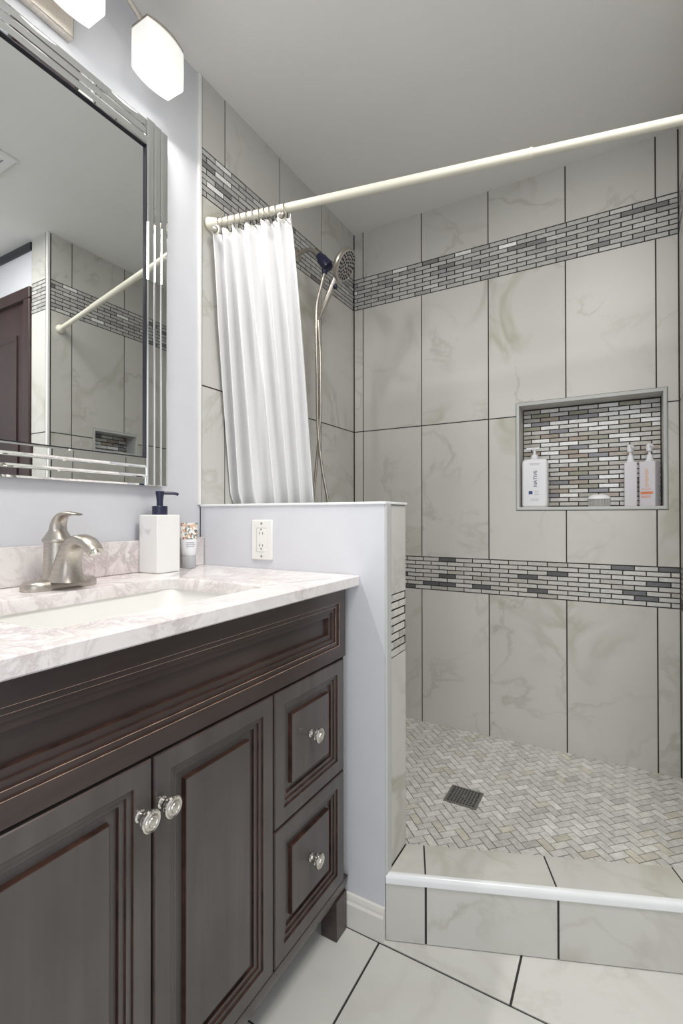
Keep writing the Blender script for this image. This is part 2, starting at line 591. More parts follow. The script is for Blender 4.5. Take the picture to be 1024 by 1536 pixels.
# back wall with a niche opening
NX0, NX1, NZ0, NZ1, ND = 0.792, 1.300, 1.103, 1.528, 0.092
HX0, HX1, HZ0, HZ1 = 0.780, 1.3125, 1.0895, 1.5415
mb = MB()
y0, y1 = 0.0018, 0.2
mb.box((-0.15, y0, 0), (HX0, y1, HC), 2)
mb.box((HX1, y0, 0), (WX + 0.16, y1, HC), 2)
mb.box((HX0, y0, 0), (HX1, y1, HZ0), 2)
mb.box((HX0, y0, HZ1), (HX1, y1, HC), 2)
tiled(mb, Frame((0, 0, 0), (1, 0, 0), (0, 0, 1), (0, -1, 0)), [X0 + i * P for i in range(5)], 0.002, WX - 0.002, hole=(HX0 - 0.002, HX1 + 0.002, HZ0 - 0.002, HZ1 + 0.002), pu=0.02)
wb = struct(mb.build('wall_back', [TILE, MOS, GROUT]))
# the niche: lining, glass mosaic on its back, frame
mb = MB()
mb.box((HX0, ND + 0.002, HZ0), (HX1, 0.2, HZ1), 1)
mb.box((HX0, 0.003, HZ0), (NX0, ND + 0.003, HZ1), 0, tid=(.1, .2, .3)); mb.box((NX1, 0.003, HZ0), (HX1, ND + 0.003, HZ1), 0, tid=(.4, .2, .3))
mb.box((NX0, 0.003, HZ0), (NX1, ND + 0.003, NZ0), 0, tid=(.1, .7, .3)); mb.box((NX0, 0.003, NZ1), (NX1, ND + 0.003, HZ1), 0, tid=(.1, .2, .9))
mosaic(mb, Frame((0, ND, 0), (1, 0, 0), (0, 0, 1), (0, -1, 0)), NX0 + 0.002, NX1 - 0.002, NZ0 + 0.004, NZ1 - 0.004, 2, PAL_NICHE, rows=23, L=0.0735, u_ref=0.79)
ni = struct(mb.build('niche', [TILE, GROUT, MOSG]))
ni.name = 'wall_niche'
mb = MB()
fo = ((HX0, HZ0), (HX1, HZ0), (HX1, HZ1), (HX0, HZ1)); fi = ((NX0, NZ0), (NX1, NZ0), (NX1, NZ1), (NX0, NZ1))
mb.rings([[(x, 0.004, z) for x, z in fo], [(x, -0.0035, z) for x, z in fo], [(x + (0.004 if x < 1 else -0.004), -0.0055, z + (0.004 if z < 1.3 else -0.004)) for x, z in fo], [(x, -0.0035, z) for x, z in fi], [(x, 0.004, z) for x, z in fi]], 0, False, False)
struct(mb.build('trim_2', GPVC))

# right shower wall with a tiled end, then the wall with the dark door beside it
mb = MB()
RN = (-0.548, -0.268, 1.418, 1.541)      # small niche in the right wall: y0, y1, z0, z1
mb.box((WX + 0.0018, YR + 0.0018, 0), (1.497, RN[0], HC), 2); mb.box((WX + 0.0018, RN[1], 0), (1.497, 0.0018, HC), 2)
mb.box((WX + 0.0018, RN[0], 0), (1.497, RN[1], RN[2]), 2); mb.box((WX + 0.0018, RN[0], RN[3]), (1.497, RN[1], HC), 2)
mb.box((WX + 0.092, RN[0], RN[2]), (1.497, RN[1], RN[3]), 2)
mosaic(mb, Frame((WX + 0.09, 0, 0), (0, 1, 0), (0, 0, 1), (-1, 0, 0)), RN[0] + 0.012, RN[1] - 0.012, RN[2] + 0.012, RN[3] - 0.012, 3, PAL_NICHE, rows=5, L=0.0735)
for lo_, hi_ in (((RN[0], RN[2]), (RN[0] + 0.011, RN[3])), ((RN[1] - 0.011, RN[2]), (RN[1], RN[3])), ((RN[0] + 0.011, RN[2]), (RN[1] - 0.011, RN[2] + 0.011)), ((RN[0] + 0.011, RN[3] - 0.011), (RN[1] - 0.011, RN[3]))):
    mb.box((WX - 0.003, lo_[0], lo_[1]), (WX + 0.092, hi_[0], hi_[1]), 4)
tiled(mb, Frame((WX, 0, 0), (0, 1, 0), (0, 0, 1), (-1, 0, 0)), [-0.052 - i * P for i in range(3)], YR + 0.016, -0.002, pu=0.013, hole=(RN[0] - 0.002, RN[1] + 0.002, RN[2] - 0.002, RN[3] + 0.002))
tiled(mb, Frame((0, YR, 0), (1, 0, 0), (0, 0, 1), (0, -1, 0)), [], WX + 0.016, 1.495, low=0.0, pu=0.03)
struct(mb.build('wall_right', [TILE, MOS, GROUT, MOSG, GPVC]))
mb = MB()
mb.box((WX - 0.003, YR - 0.003, 0.0), (WX + 0.013, YR + 0.013, HC))
struct(mb.build('trim_3', WHITE, bevel=0.005))
DX0, DX1, DZ = 1.497, 2.33, 2.245
mb = MB()
mb.box((DX0, YR + 0.004, DZ), (DX1, YR + 0.12, HC)); mb.box((DX1, YR + 0.004, 0), (XE, YR + 0.12, HC))
mb.box((DX0, YR + 0.09, 0), (DX1, YR + 0.12, DZ))
struct(mb.build('wall_facing', PAINT))
mb = MB()
mb.box((DX0, YR - 0.006, HC - 0.052), (XE, YR + 0.004, HC - 0.012))
struct(mb.build('trim_4', BLACK))
dr = bpy.data.objects.new('door_1', None); C.objects.link(dr); dr.location = (1.9, YR, 0); WL['door_1'] = Vector((1.9, YR, 0)); struct(dr)
mb = MB()
mb.box((DX0 + 0.06, YR + 0.01, 0.005), (DX1 - 0.06, YR + 0.05, DZ - 0.06))
for a, b in ((0.12, 0.95), (1.08, 2.02)):
    for c, d in ((DX0 + 0.15, 1.875), (1.955, DX1 - 0.15)):
        mb.rings([[(x, YR + yy, z) for x, z in ((c + i, a + i), (d - i, a + i), (d - i, b - i), (c + i, b - i))] for i, yy in ((0, 0.012), (0, 0.004), (0.02, 0.004), (0.03, 0.010))], 0, False, False)
mb.build('panel', DOORW, dr)
mb = MB()
mb.box((DX0, YR - 0.012, 0), (DX0 + 0.06, YR + 0.05, DZ - 0.06)); mb.box((DX1 - 0.06, YR - 0.012, 0), (DX1, YR + 0.05, DZ - 0.06)); mb.box((DX0, YR - 0.012, DZ - 0.06), (DX1, YR + 0.05, DZ))
mb.build('casing', DOORW, dr, bevel=0.006)
mb = MB()
mb.lathe([(0.0, 0), (0.028, 0), (0.028, 0.006), (0.010, 0.01), (0.010, 0.035), (0.026, 0.045), (0.028, 0.06), (0.018, 0.072), (0, 0.074)], (DX1 - 0.13, YR + 0.01, 1.0), (0, -1, 0))
mb.build('handle', NICKEL, dr, smooth=40)

mb = MB()
mb.box((XE, YS, 0), (XE + 0.1, YR + 0.12, HC))
struct(mb.build('wall_east', PAINT))
mb = MB()
mb.box((-0.15, YS - 0.1, 0), (0.88, YS, HC)); mb.box((2.02, YS - 0.1, 0), (XE + 0.1, YS, HC)); mb.box((0.88, YS - 0.1, 2.08), (2.02, YS, HC))
struct(mb.build('wall_rear', PAINT))

# half wall
mb = MB()
mb.box((0.0, YH, 0), (XH - 0.0018, YB, ZH - 0.006), 3)
FE = Frame((XH, 0, 0), (0, 1, 0), (0, 0, 1), (1, 0, 0))
e0, e1 = -0.998, YB - 0.003
mb.box((XH - 0.006, e0 + 0.001, 0.16), (XH - 0.0018, YB, ZH - 0.006), 2)
big_tiles(mb, FE, [e0, e1 + 0.002], [0.166, 0.698], 0, 0.002); big_tiles(mb, FE, [e0, e1 + 0.002], [0.862, ZH - 0.008], 0, 0.002)
mosaic(mb, FE, e0, e1 + 0.002, 0.698, 0.862, 1, [(80, (0.60, 0.59, 0.55)), (20, (0.45, 0.44, 0.41))], rows=8, u_ref=e0 - 0.018)
struct(mb.build('wall_partition', [TILE, MOS, GROUT, PAINT]))
mb = MB()
mb.prism(rrect(XH - 0.001, (YH + e0) / 2 + 0.0005, 0.010, 0.031, 0.0042), 0.160, ZH - 0.006)
struct(mb.build('trim_5', GPVC, smooth=40))
mb = MB()
mb.prism([(0.0, YH - 0.004), (XH + 0.004, YH - 0.004), (XH + 0.004, YB + 0.004), (0.0, YB + 0.004)], ZH - 0.007, ZH)
struct(mb.build('trim_6', PVC, bevel=0.002))
mb = MB()
pr = [(0, 0), (0.013, 0), (0.013, 0.060), (0.009, 0.066), (0.009, 0.071), (0.005, 0.080), (0, 0.082)]
mb.rings([[(x, YH - a, z) for a, z in pr] for x in (0.02, XH - 0.002)])
struct(mb.build('baseboard_partition', CREAM, smooth=30))

# shower floor, herringbone
mb = MB()
mb.prism([(0, 0.0), (WX, 0.0), (WX, -0.66), (XH + 0.02, -0.95), (0, -0.95)], 0.0, SF - 0.0022, 1)
w = 0.0262; g = 0.0026
c45, s45 = math.cos(R(45)), math.sin(R(45))
PAL_F = [(55, (0.68, 0.67, 0.635)), (25, (0.62, 0.61, 0.58)), (14, (0.73, 0.725, 0.70)), (5, (0.64, 0.61, 0.53)), (3, (0.55, 0.54, 0.51))]
DR = (0.641, 0.751, -0.562, -0.455)
for i in range(-60, 90):
    for j in range(-90, 60):
        q = (i - j) % 4
        if q == 0: a0, a1, b0, b1 = i, i + 2, j, j + 1
        elif q == 2: a0, a1, b0, b1 = i, i + 1, j - 1, j + 1
        else: continue
        pts = [(a0 * w + g / 2, b0 * w + g / 2), (a1 * w - g / 2, b0 * w + g / 2), (a1 * w - g / 2, b1 * w - g / 2), (a0 * w + g / 2, b1 * w - g / 2)]
        pts = [(0.7 + c45 * x - s45 * y, -0.45 + s45 * x + c45 * y) for x, y in pts]
        cx = sum(p[0] for p in pts) / 4; cy = sum(p[1] for p in pts) / 4
        if not (-0.01 < cx < WX + 0.01 and cy < 0.012 and cy > -0.90 + max(0, (cx - XH)) * 0.41): continue
        if DR[0] + 0.026 < cx < DR[1] - 0.026 and DR[2] + 0.026 < cy < DR[3] - 0.026: continue
        z = SF + rng.uniform(-0.0004, 0.0004)
        col = pick(PAL_F)
        mb.add([(x, y, SF - 0.003) for x, y in pts] + [(x, y, z) for x, y in pts], [(4, 5, 6, 7), (0, 1, 5, 4), (1, 2, 6, 5), (2, 3, 7, 6), (3, 0, 4, 7)], 0, col)
sfl = struct(mb.build('shower_floor', [MOSF, LGROUT]))
sfl.name = 'floor_shower'

# curb, set at an angle across the opening
ang = math.atan(0.41)
cd = Vector((math.cos(ang), math.sin(ang), 0)); cn = Vector((math.sin(ang), -math.cos(ang), 0))
CO = Vector((XH, YH, 0)); ZC = 0.165
sE = (WX - XH) / cd.x
mb = MB()
ins = 0.0018
mb.prism([(XH + 0.0002, YH + 0.003), (WX, YH + 0.003 + (WX - XH) * 0.41), (WX, YH + (WX - XH) * 0.41 + 0.134), (XH + 0.0002, YH + 0.134)], 0, ZC - ins, 1)
ss = [0, 0.099, 0.413, 0.727, sE - 0.001]
FC = Frame(CO, cd, (0, 0, 1), cn)
for a, b in zip(ss, ss[1:]):
    slab(mb, FC, a + 0.001 + (0.002 if a else 0), b - 0.0025, 0.002, ZC - 0.02, 0, d=0.004, tid=(rng.random(), rng.random(), rng.random()))
for k, (a, b) in enumerate(zip(ss, ss[1:])):
    tid = (rng.random(), rng.random(), rng.random())
    def top(s, t): return CO + cd * s - cn * t + Vector((0, 0, ZC))
    t0, t1 = 0.013, 0.1225
    q = [top(a + 0.0022, t0), top(b - 0.0022, t0), top(b - 0.0022, t1), top(a + 0.0022, t1)]
    if k == 0:
        q[0] = Vector((XH + 0.003, YH + 0.014 * 1.08 + 0.001, ZC)); q[3] = Vector((XH + 0.003, YH + t1 / cd.x + 0.002, ZC))
    if k == len(ss) - 2:
        q[1] = Vector((WX - 0.002, YH + (WX - XH) * 0.41 + 0.0145, ZC)); q[2] = Vector((WX - 0.002, YH + (WX - XH) * 0.41 + t1 / cd.x, ZC))
    lo = [p - Vector((0, 0, 0.004)) for p in q]
    mb.add(lo + q, [(4, 5, 6, 7), (0, 1, 5, 4), (1, 2, 6, 5), (2, 3, 7, 6), (3, 0, 4, 7)], 0, None, tid)
cu = struct(mb.build('floor_curb', [TILE, GROUT]))
mb = MB()
prof = [(0.012, 0.0), (0.003, 0.0), (-0.0015, -0.004), (-0.003, -0.010), (-0.003, -0.021), (0.004, -0.021), (0.012, -0.012)]
r0 = [CO + cd * (0.0 + max(0, t) * 0.9) - cn * t + Vector((0, 0, ZC + 0.0012 + z)) for t, z in prof]
r1 = [CO + cd * (sE + t * -0.41 * 0) - cn * t + Vector((0, 0, ZC + 0.0012 + z)) for t, z in prof]
mb.rings([r0, r1])
struct(mb.build('trim_7', PVC, smooth=50))

# ------------------------------------------------------------------ vanity
VX, CX = 0.548, 0.531
VY0, VY1 = -1.962, -1.045
van = thing('vanity_cabinet', 'dark espresso bathroom vanity cabinet with two doors and two drawers', 'cabinet', (0.3, -1.5, 0))


def panel(mb, y0, y1, z0, z1, x, prof, thick=0.026):
    """a mitred moulded front. prof: (inset, depth, material) from the outer edge in"""
    def loop(i, d): return [(x - d, y0 + i, z0 + i), (x - d, y1 - i, z0 + i), (x - d, y1 - i, z1 - i), (x - d, y0 + i, z1 - i)]
    rs = [loop(0, thick)] + [loop(i, d) for i, d, m in prof]
    mb.rings(rs, 0, True, True, mats=[0] + [m for i, d, m in prof[1:]])


def steps(edge, treads):
    """flat treads and upright risers going down; crests are rubbed copper or, on the apron, a painted glint"""
    out = [(edge, 0.0, 0)]; d = 0.0
    for w_, dd, m in treads:
        out += [(out[-1][0] + 0.0006, d + 0.0003, m), (out[-1][0] + 0.0011, d + dd, 1), (out[-1][0] + w_, d + dd, 0)]
        d += dd
    return out


# panel profiles; materials 0 wood, 1 copper, 2 painted pale glint, 3 groove
RAISED = [(0, 0.0018, 0), (0.0015, 0.0, 1)] + steps(0.031, [(0.009, 0.0042, 1), (0.009, 0.0042, 1), (0.014, 0.0056, 1)]) + [(0.0645, 0.0140, 0), (0.0655, 0.0050, 1), (0.0665, 0.0044, 1), (0.07, 0.0044, 0)]
APRON = [(0, 0.0018, 0), (0.0015, 0.0, 1)] + steps(0.033, [(0.010, 0.0040, 2), (0.010, 0.0040, 2), (0.012, 0.0040, 1), (0.012, 0.0090, 1)]) + [(0.082, 0.021, 0)]
WM = [WOODZ, WORN, GLINT, DARKW]
WMY = [WOODY, WORN, GLINT, DARKW]
# carcass
mb = MB()
mb.box((0.0, VY0, 0.100), (CX, VY1, 0.115))                # bottom
mb.box((0.0, VY0, 0.100), (CX, VY0 + 0.018, 0.886)); mb.box((0.0, VY1 - 0.018, 0.100), (CX, VY1, 0.886))
mb.box((0.0, VY0, 0.1), (0.012, VY1, 0.886))
for y0, y1, z0, z1 in ((VY0, VY1, 0.115, 0.141), (VY0, VY1, 0.704, 0.716), (VY0, VY1, 0.868, 0.886), (VY0, VY0 + 0.03, 0.1, 0.886), (VY1 - 0.03, VY1, 0.1, 0.886), (-1.375, -1.345, 0.12, 0.71), (-1.35, -1.06, 0.412, 0.432)):
    mb.box((CX - 0.018, y0, z0), (CX, y1, z1))
mb.build('carcass', WOODY, van)
# base moulding and feet
mb = MB()
pr = [(CX - 0.01, 0.098), (VX - 0.012, 0.098), (VX - 0.008, 0.110), (VX - 0.006, 0.120), (VX - 0.005, 0.124), (VX - 0.004, 0.130), (VX - 0.003, 0.134), (VX - 0.003, 0.138), (CX - 0.01, 0.139)]
mb.rings([[(x, y, z) for x, z in pr] for y in (VY0, VY1)], 0, mats=[0, 0])
mb.build('base_moulding', WOODY, van, smooth=25)
for yy in (VY0, VY1 - 0.052):
    mb = MB()
    a = [(0.495, yy), (VX - 0.006, yy), (VX - 0.006, yy + 0.052), (0.495, yy + 0.052)]
    mb.prism(a, 0.0, 0.100)
    mb.build('foot', WOODY, van, bevel=0.002)
    mb = MB()
    mb.box((0.0, yy, 0), (0.05, yy + 0.052, 0.1))
    mb.build('foot', WOODY, van, bevel=0.002)
# apron, doors, drawers
mb = MB(); panel(mb, VY0 + 0.012, -1.060, 0.7085, 0.8825, VX, APRON); mb.build('apron_panel', WMY, van)
mb = MB()


def knob(loc, parent):
    k = MB()
    k.lathe([(0, 0), (0.0085, 0), (0.009, 0.002), (0.0065, 0.004), (0.0052, 0.008), (0.0058, 0.010), (0.0105, 0.0115), (0.0115, 0.0135), (0.0115, 0.0155), (0.0095, 0.0165), (0.0085, 0.018), (0.0090, 0.0195), (0.0135, 0.021), (0.0158, 0.0225),
             (0.0165, 0.0245), (0.0160, 0.027), (0.0140, 0.0285), (0.0130, 0.0280), (0.0115, 0.0280), (0.0105, 0.0290), (0.0085, 0.0292), (0.0078, 0.0284), (0.0068, 0.0284), (0.0060, 0.0298), (0, 0.0302)], loc, (1, 0, 0), 0, 32)
    o = k.build('knob', CHROME, parent, smooth=30)
    o['label'] = 'round polished nickel knob with ringed face'


for y0, y1, ky in ((-1.944, -1.6545, -1.676), (-1.6495, -1.3605, -1.636)):
    mb = MB(); panel(mb, y0, y1, 0.143, 0.7035, VX, RAISED)
    d = mb.build('door', WM, van)
    knob((VX, ky, 0.629), d)
for z0, z1, kz in ((0.4255, 0.7035, 0.571), (0.143, 0.4205, 0.289)):
    mb = MB(); panel(mb, -1.3545, -1.071, z0, z1, VX, RAISED)
    d = mb.build('drawer', WM, van)
    knob((VX - 0.0035, -1.218, kz), d)

# countertop with backsplash, sink under a rounded cutout
ct = thing('countertop', 'cream and mauve veined stone countertop with backsplash on the dark vanity', 'countertop', (0.3, -1.5, 0.886))
ZT, ZB, KX = 0.913, 0.886, 0.572
KY0, KY1 = -1.975, YH - 0.002
SX0, SX1, SY0, SY1 = 0.180, 0.485, -1.775, -1.302
outer = []
inner = rrect((SX0 + SX1) / 2, (SY0 + SY1) / 2, SX1 - SX0, SY1 - SY0, 0.032, 8)
# outer loop matched vertex by vertex
ro = rrect((PX + KX) / 2, (KY0 + KY1) / 2, KX - PX, KY1 - KY0, 0.0005, 8)
mb = MB()
e = 0.0025
def sh(poly, d):
    cx = sum(p[0] for p in poly) / len(poly); cy = sum(p[1] for p in poly) / len(poly)
    return [(x + (d if x < cx else -d), y + (d if y < cy else -d)) for x, y in poly]
L_ = lambda poly, z: [(x, y, z) for x, y in poly]
mb.rings([L_(inner, ZB), L_(inner, ZT - e), L_(sh(inner, -e * 0.8), ZT), L_(sh(ro, e), ZT), L_(ro, ZT - e), L_(ro, ZB + e), L_(sh(ro, e), ZB), L_(inner, ZB)], 0, False, False)
mb.build('slab', COUNTER, ct, smooth=40)
mb = MB()
mb.box((PX, KY0, ZT + 0.0003), (0.017, KY1, 1.001))
mb.build('backsplash', COUNTER, ct, bevel=0.002)
sk = thing('sink', 'white ceramic basin set under the stone countertop', 'sink', (0.33, -1.54, 0.75))
mb = MB()
cx, cy = (SX0 + SX1) / 2, (SY0 + SY1) / 2
ws, hs = SX1 - SX0 + 0.012, SY1 - SY0 + 0.012
lay = [(0.0, ZB - 0.0005, 0.05), (0.002, ZB - 0.012, 0.05), (0.012, ZB - 0.06, 0.05), (0.026, ZB - 0.105, 0.06), (0.05, ZB - 0.125, 0.06), (0.09, ZB - 0.132, 0.05), (0.128, ZB - 0.134, 0.02)]
prf = [L_(rrect(cx, cy, ws + 0.04, hs + 0.04, 0.05, 8), ZB - 0.0005)] + [L_(rrect(cx, cy, ws - 2 * i, hs - 2 * i, min(r, (ws - 2 * i) / 2 - 0.001), 8), z) for i, z, r in lay]
mb.rings(prf, 0, False, True)
mb.build('basin', CERAM, sk, smooth=60)
mb = MB(); mb.lathe([(0, 0), (0.022, 0), (0.022, 0.003), (0.016, 0.0045), (0, 0.005)], (cx, cy, ZB - 0.1335), (0, 0, 1)); mb.build('drain', CHROME, sk, smooth=40)

# ------------------------------------------------------------------ faucet
fa = thing('faucet', 'brushed nickel single lever faucet on oval base behind the sink', 'faucet', (0.105, -1.537, ZT))
fy = -1.537
def stad(cx, cy, hw, hl, n=12):
    """stadium outline long in y"""
    return [(cx + hw * math.cos(R(180 * k / n)), cy + (hl - hw) + hw * math.sin(R(180 * k / n))) for k in range(n + 1)] + [(cx - hw * math.cos(R(180 * k / n)), cy - (hl - hw) - hw * math.sin(R(180 * k / n))) for k in range(n + 1)]
mb = MB()
mb.rings([L_(stad(0.105, fy, a, b), z) for a, b, z in ((0.030, 0.078, ZT + 0.0002), (0.031, 0.079, ZT + 0.004), (0.030, 0.078, ZT + 0.013), (0.026, 0.074, ZT + 0.018), (0.012, 0.060, ZT + 0.0195))])
mb.build('base_plate', NICKEL, fa, smooth=50)
def ell(cx, cy, z, a, b, n=24, tilt=0.0): return [(cx + a * math.cos(2 * math.pi * k / n), cy + b * math.sin(2 * math.pi * k / n), z + tilt * a * math.cos(2 * math.pi * k / n)) for k in range(n)]
mb = MB()
mb.rings([ell(0.094, fy, z, a, b) for z, a, b in ((ZT + 0.017, 0.030, 0.031), (ZT + 0.03, 0.0275, 0.0275), (ZT + 0.06, 0.0265, 0.026), (ZT + 0.098, 0.0265, 0.026))])
mb.build('body', NICKEL, fa, smooth=50)
mb = MB()
mb.rings([ell(0.094, fy, ZT + z, a, a, tilt=t) for z, a, t in ((0.0985, 0.0285, 0), (0.103, 0.030, 0), (0.106, 0.0288, 0.02), (0.118, 0.0215, 0.06), (0.1235, 0.0185, 0.08), (0.126, 0.0165, 0.08))])
# the lever: a neck that curves forward into a thin flat tongue
path = crv([(0.096, 0, ZT + 0.124), (0.098, 0, ZT + 0.136), (0.104, 0, ZT + 0.148), (0.116, 0, ZT + 0.157), (0.135, 0, ZT + 0.1605), (0.155, 0, ZT + 0.160), (0.172, 0, ZT + 0.1585)], 5)
rs = []
for k, p in enumerate(path):
    t = k / (len(path) - 1)
    q = path[min(k + 1, len(path) - 1)] - path[max(k - 1, 0)]; q.normalize(); n_ = Vector((-q.z, 0, q.x))
    th = 0.0125 * (1 - t) ** 1.5 + 0.0026; wd = 0.0105 * (1 - t) ** 0.8 + 0.0085
    rs.append([p + n_ * (th * math.cos(2 * math.pi * j / 16)) + Vector((0, fy + wd * math.sin(2 * math.pi * j / 16), 0)) for j in range(16)])
mb.rings(rs)
mb.build('lever', NICKEL, fa, smooth=50)
mb = MB()
# spout: flared skirt at the base sweeping up and over to the aerator
secs = [((0.130, ZT + 0.016), 0.038, 0.036, 0), ((0.129, ZT + 0.03), 0.033, 0.029, 2), ((0.132, ZT + 0.05), 0.0275, 0.0245, 7), ((0.139, ZT + 0.07), 0.0225, 0.0225, 20), ((0.151, ZT + 0.089), 0.018, 0.0215, 40), ((0.168, ZT + 0.101), 0.0145, 0.021, 64),
        ((0.188, ZT + 0.1045), 0.0125, 0.020, 86), ((0.208, ZT + 0.099), 0.0118, 0.019, 108), ((0.224, ZT + 0.088), 0.0115, 0.0175, 125), ((0.229, ZT + 0.081), 0.0108, 0.016, 130)]
rs = []
for (x, z), th, wd, a in secs:
    ax = Vector((math.cos(R(a)), 0, -math.sin(R(a))))
    ring = []
    for j in range(24):
        c, s_ = math.cos(2 * math.pi * j / 24), math.sin(2 * math.pi * j / 24)
        c = math.copysign(abs(c) ** 0.75, c); s_ = math.copysign(abs(s_) ** 0.75, s_)
        ring.append(Vector((x, fy, z)) + ax * (th * c) + Vector((0, wd * s_, 0)))
    rs.append(ring)
mb.rings(rs)
mb.build('spout', NICKEL, fa, smooth=50)
mb = MB(); mb.lathe([(0, 0), (0.0115, 0), (0.0115, 0.007), (0.0095, 0.008), (0, 0.008)], (0.2235, fy, ZT + 0.0815), (0.45, 0, -0.89)); mb.build('aerator', CHROME, fa, smooth=40)

# ------------------------------------------------------------------ soap dispenser and tube
so = thing('soap_dispenser', 'square white marble soap dispenser with navy pump on the countertop', 'soap dispenser', (0.053, -1.233, ZT))
mb = MB(); mb.box((0.0175, -1.272, ZT + 0.0003), (0.092, -1.194, 1.071)); mb.build('bottle', MARBLE, so, bevel=0.003)
mb = MB(); mb.lathe([(0.0205, 0), (0.0205, 0.023), (0.0195, 0.024), (0, 0.024)], (0.055, -1.233, 1.0712), (0, 0, 1)); mb.build('collar', NAVY, so, smooth=40)
mb = MB()
mb.lathe([(0.0085, 0), (0.0085, 0.012), (0.0095, 0.024), (0.0115, 0.036), (0.0115, 0.041), (0, 0.0415)], (0.055, -1.233, 1.095), (0, 0, 1))
mb.tube(crv([(0.057, -1.228, 1.131), (0.064, -1.212, 1.1315), (0.072, -1.195, 1.131), (0.0755, -1.187, 1.128)], 4), 0.0042, seg=8)
mb.build('pump', NAVY, so, smooth=40)

tu = thing('cosmetic_tube', 'small cosmetic tube with floral print standing beside the marble soap dispenser', 'tube', (0.045, -1.118, ZT))
TC = Vector((0.045, -1.118, 0))
# the flat crimp faces the room
fu = Vector((0.5, 0.866, 0)); fn = Vector((0.866, -0.5, 0))
def oval(z, a, b, n=24): return [TC + fu * (a * math.cos(2 * math.pi * k / n)) + fn * (b * math.sin(2 * math.pi * k / n)) + Vector((0, 0, z)) for k in range(n)]
mb = MB(); mb.rings([oval(z, a, a) for z, a in ((ZT + 0.0003, 0.0185), (ZT + 0.003, 0.0195), (ZT + 0.036, 0.0195), (ZT + 0.038, 0.018))]); mb.build('cap', GPLAST, tu, smooth=40)
mb = MB(); mb.rings([oval(z, a, b) for z, a, b in ((ZT + 0.0382, 0.018, 0.018), (ZT + 0.041, 0.0205, 0.0195), (ZT + 0.060, 0.022, 0.017), (ZT + 0.085, 0.0235, 0.0125))]); mb.build('body', WPLAST, tu, smooth=40)
mb = MB(); mb.rings([oval(z, a, b) for z, a, b in ((ZT + 0.0851, 0.0235, 0.0125), (ZT + 0.11, 0.0245, 0.007), (ZT + 0.128, 0.025, 0.0022), (ZT + 0.134, 0.025, 0.002))]); mb.build('printed_end', FLORAL, tu, smooth=40)
mb = MB()
for z, a in ((0.075, 0.016), (0.069, 0.018), (0.063, 0.016)):
    f = 0.0165 * 1.03
    mb.box((-a / 1.4, -0.0005, 0), (a / 1.4, 0.0005, 0.0022), mat=Matrix.Translation(TC + fn * (0.0145 + (0.075 - z) * 0.15) + Vector((0, 0, ZT + z))) @ Matrix(((fu.x, fn.x, 0), (fu.y, fn.y, 0), (0, 0, 1))).to_4x4())
mb.build('lettering', PALEINK, tu)

# ------------------------------------------------------------------ outlet
ou = thing('wall_outlet', 'white wall outlet with two sockets on the half wall above the countertop', 'outlet', (0.2515, YH, 0.997))
mb = MB()
rs = [[(x, YH - d, z) for x, z in rrect(0.2515, 0.9975, 0.076 - 2 * i, 0.117 - 2 * i, 0.004 - i * 0.5, 4)] for i, d in ((0, 0), (0, 0.003), (0.003, 0.006))]
mb.rings(rs); mb.build('cover_plate', PLATEW, ou, smooth=40)
mb = MB()
mb.box((0.2345, YH - 0.0075, 0.9635), (0.2685, YH - 0.0055, 1.0315)); mb.build('receptacle', PLATEW, ou, bevel=0.001)
mb = MB()
for zc in (1.015, 0.980):
    mb.box((0.2445, YH - 0.0079, zc - 0.002), (0.2462, YH - 0.007, zc + 0.006)); mb.box((0.2565, YH - 0.0079, zc - 0.002), (0.2582, YH - 0.007, zc + 0.005))
    mb.lathe([(0.0024, 0), (0.0024, 0.0006), (0, 0.0006)], (0.2515, YH - 0.0073, zc - 0.0085 + (0.022 if zc > 1 else 0)), (0, -1, 0), seg=10)
mb.box((0.2338, YH - 0.0066, 0.963), (0.2346, YH - 0.0058, 1.032)); mb.box((0.2338, YH - 0.0066, 1.0315), (0.2692, YH - 0.0058, 1.0322))
mb.build('socket_slots', SLOT, ou)
for z in (1.0455, 0.9495):
    mb = MB(); mb.lathe([(0.0033, 0), (0.0033, 0.001), (0, 0.0016)], (0.2515, YH - 0.0058, z), (0, -1, 0), seg=12); mb.build('screw', DARKMET, ou, smooth=40)

# ------------------------------------------------------------------ mirror
mi = thing('wall_mirror', 'large wall mirror with stepped mirrored border strips and thin black inner edge', 'mirror', (PX, -1.53, 1.66))
MY0, MY1, MZ0, MZ1 = -1.875, -1.182, 1.152, 2.172
IY0, IY1, IZ0, IZ1 = -1.797, -1.260, 1.230, 2.092
mb = MB(); mb.box((PX, IY0, IZ0), (0.0235, IY1, IZ1)); mb.build('glass', MIRROR, mi)
mb = MB()
k = 0.0025
for lo, hi in (((PX, IY0 - k, IZ0), (0.0305, IY0, IZ1)), ((PX, IY1, IZ0), (0.0305, IY1 + k, IZ1)), ((PX, IY0 - k, IZ0 - k), (0.0305, IY1 + k, IZ0)), ((PX, IY0 - k, IZ1), (0.0305, IY1 + k, IZ1 + k))):
    mb.box(lo, hi)
mb.build('inner_edge', BLACK, mi)
mb = MB(); mb.box((PX, MY0 + 0.004, MZ0 + 0.004), (0.010, IY0 - k, MZ1 - 0.004)); mb.box((PX, IY1 + k, MZ0 + 0.004), (0.010, MY1 - 0.004, MZ1 - 0.004))
mb.box((PX, IY0 - k, MZ0 + 0.004), (0.010, IY1 + k, IZ0 - k)); mb.box((PX, IY0 - k, IZ1 + k), (0.010, IY1 + k, MZ1 - 0.004)); mb.build('backing', BLACK, mi)


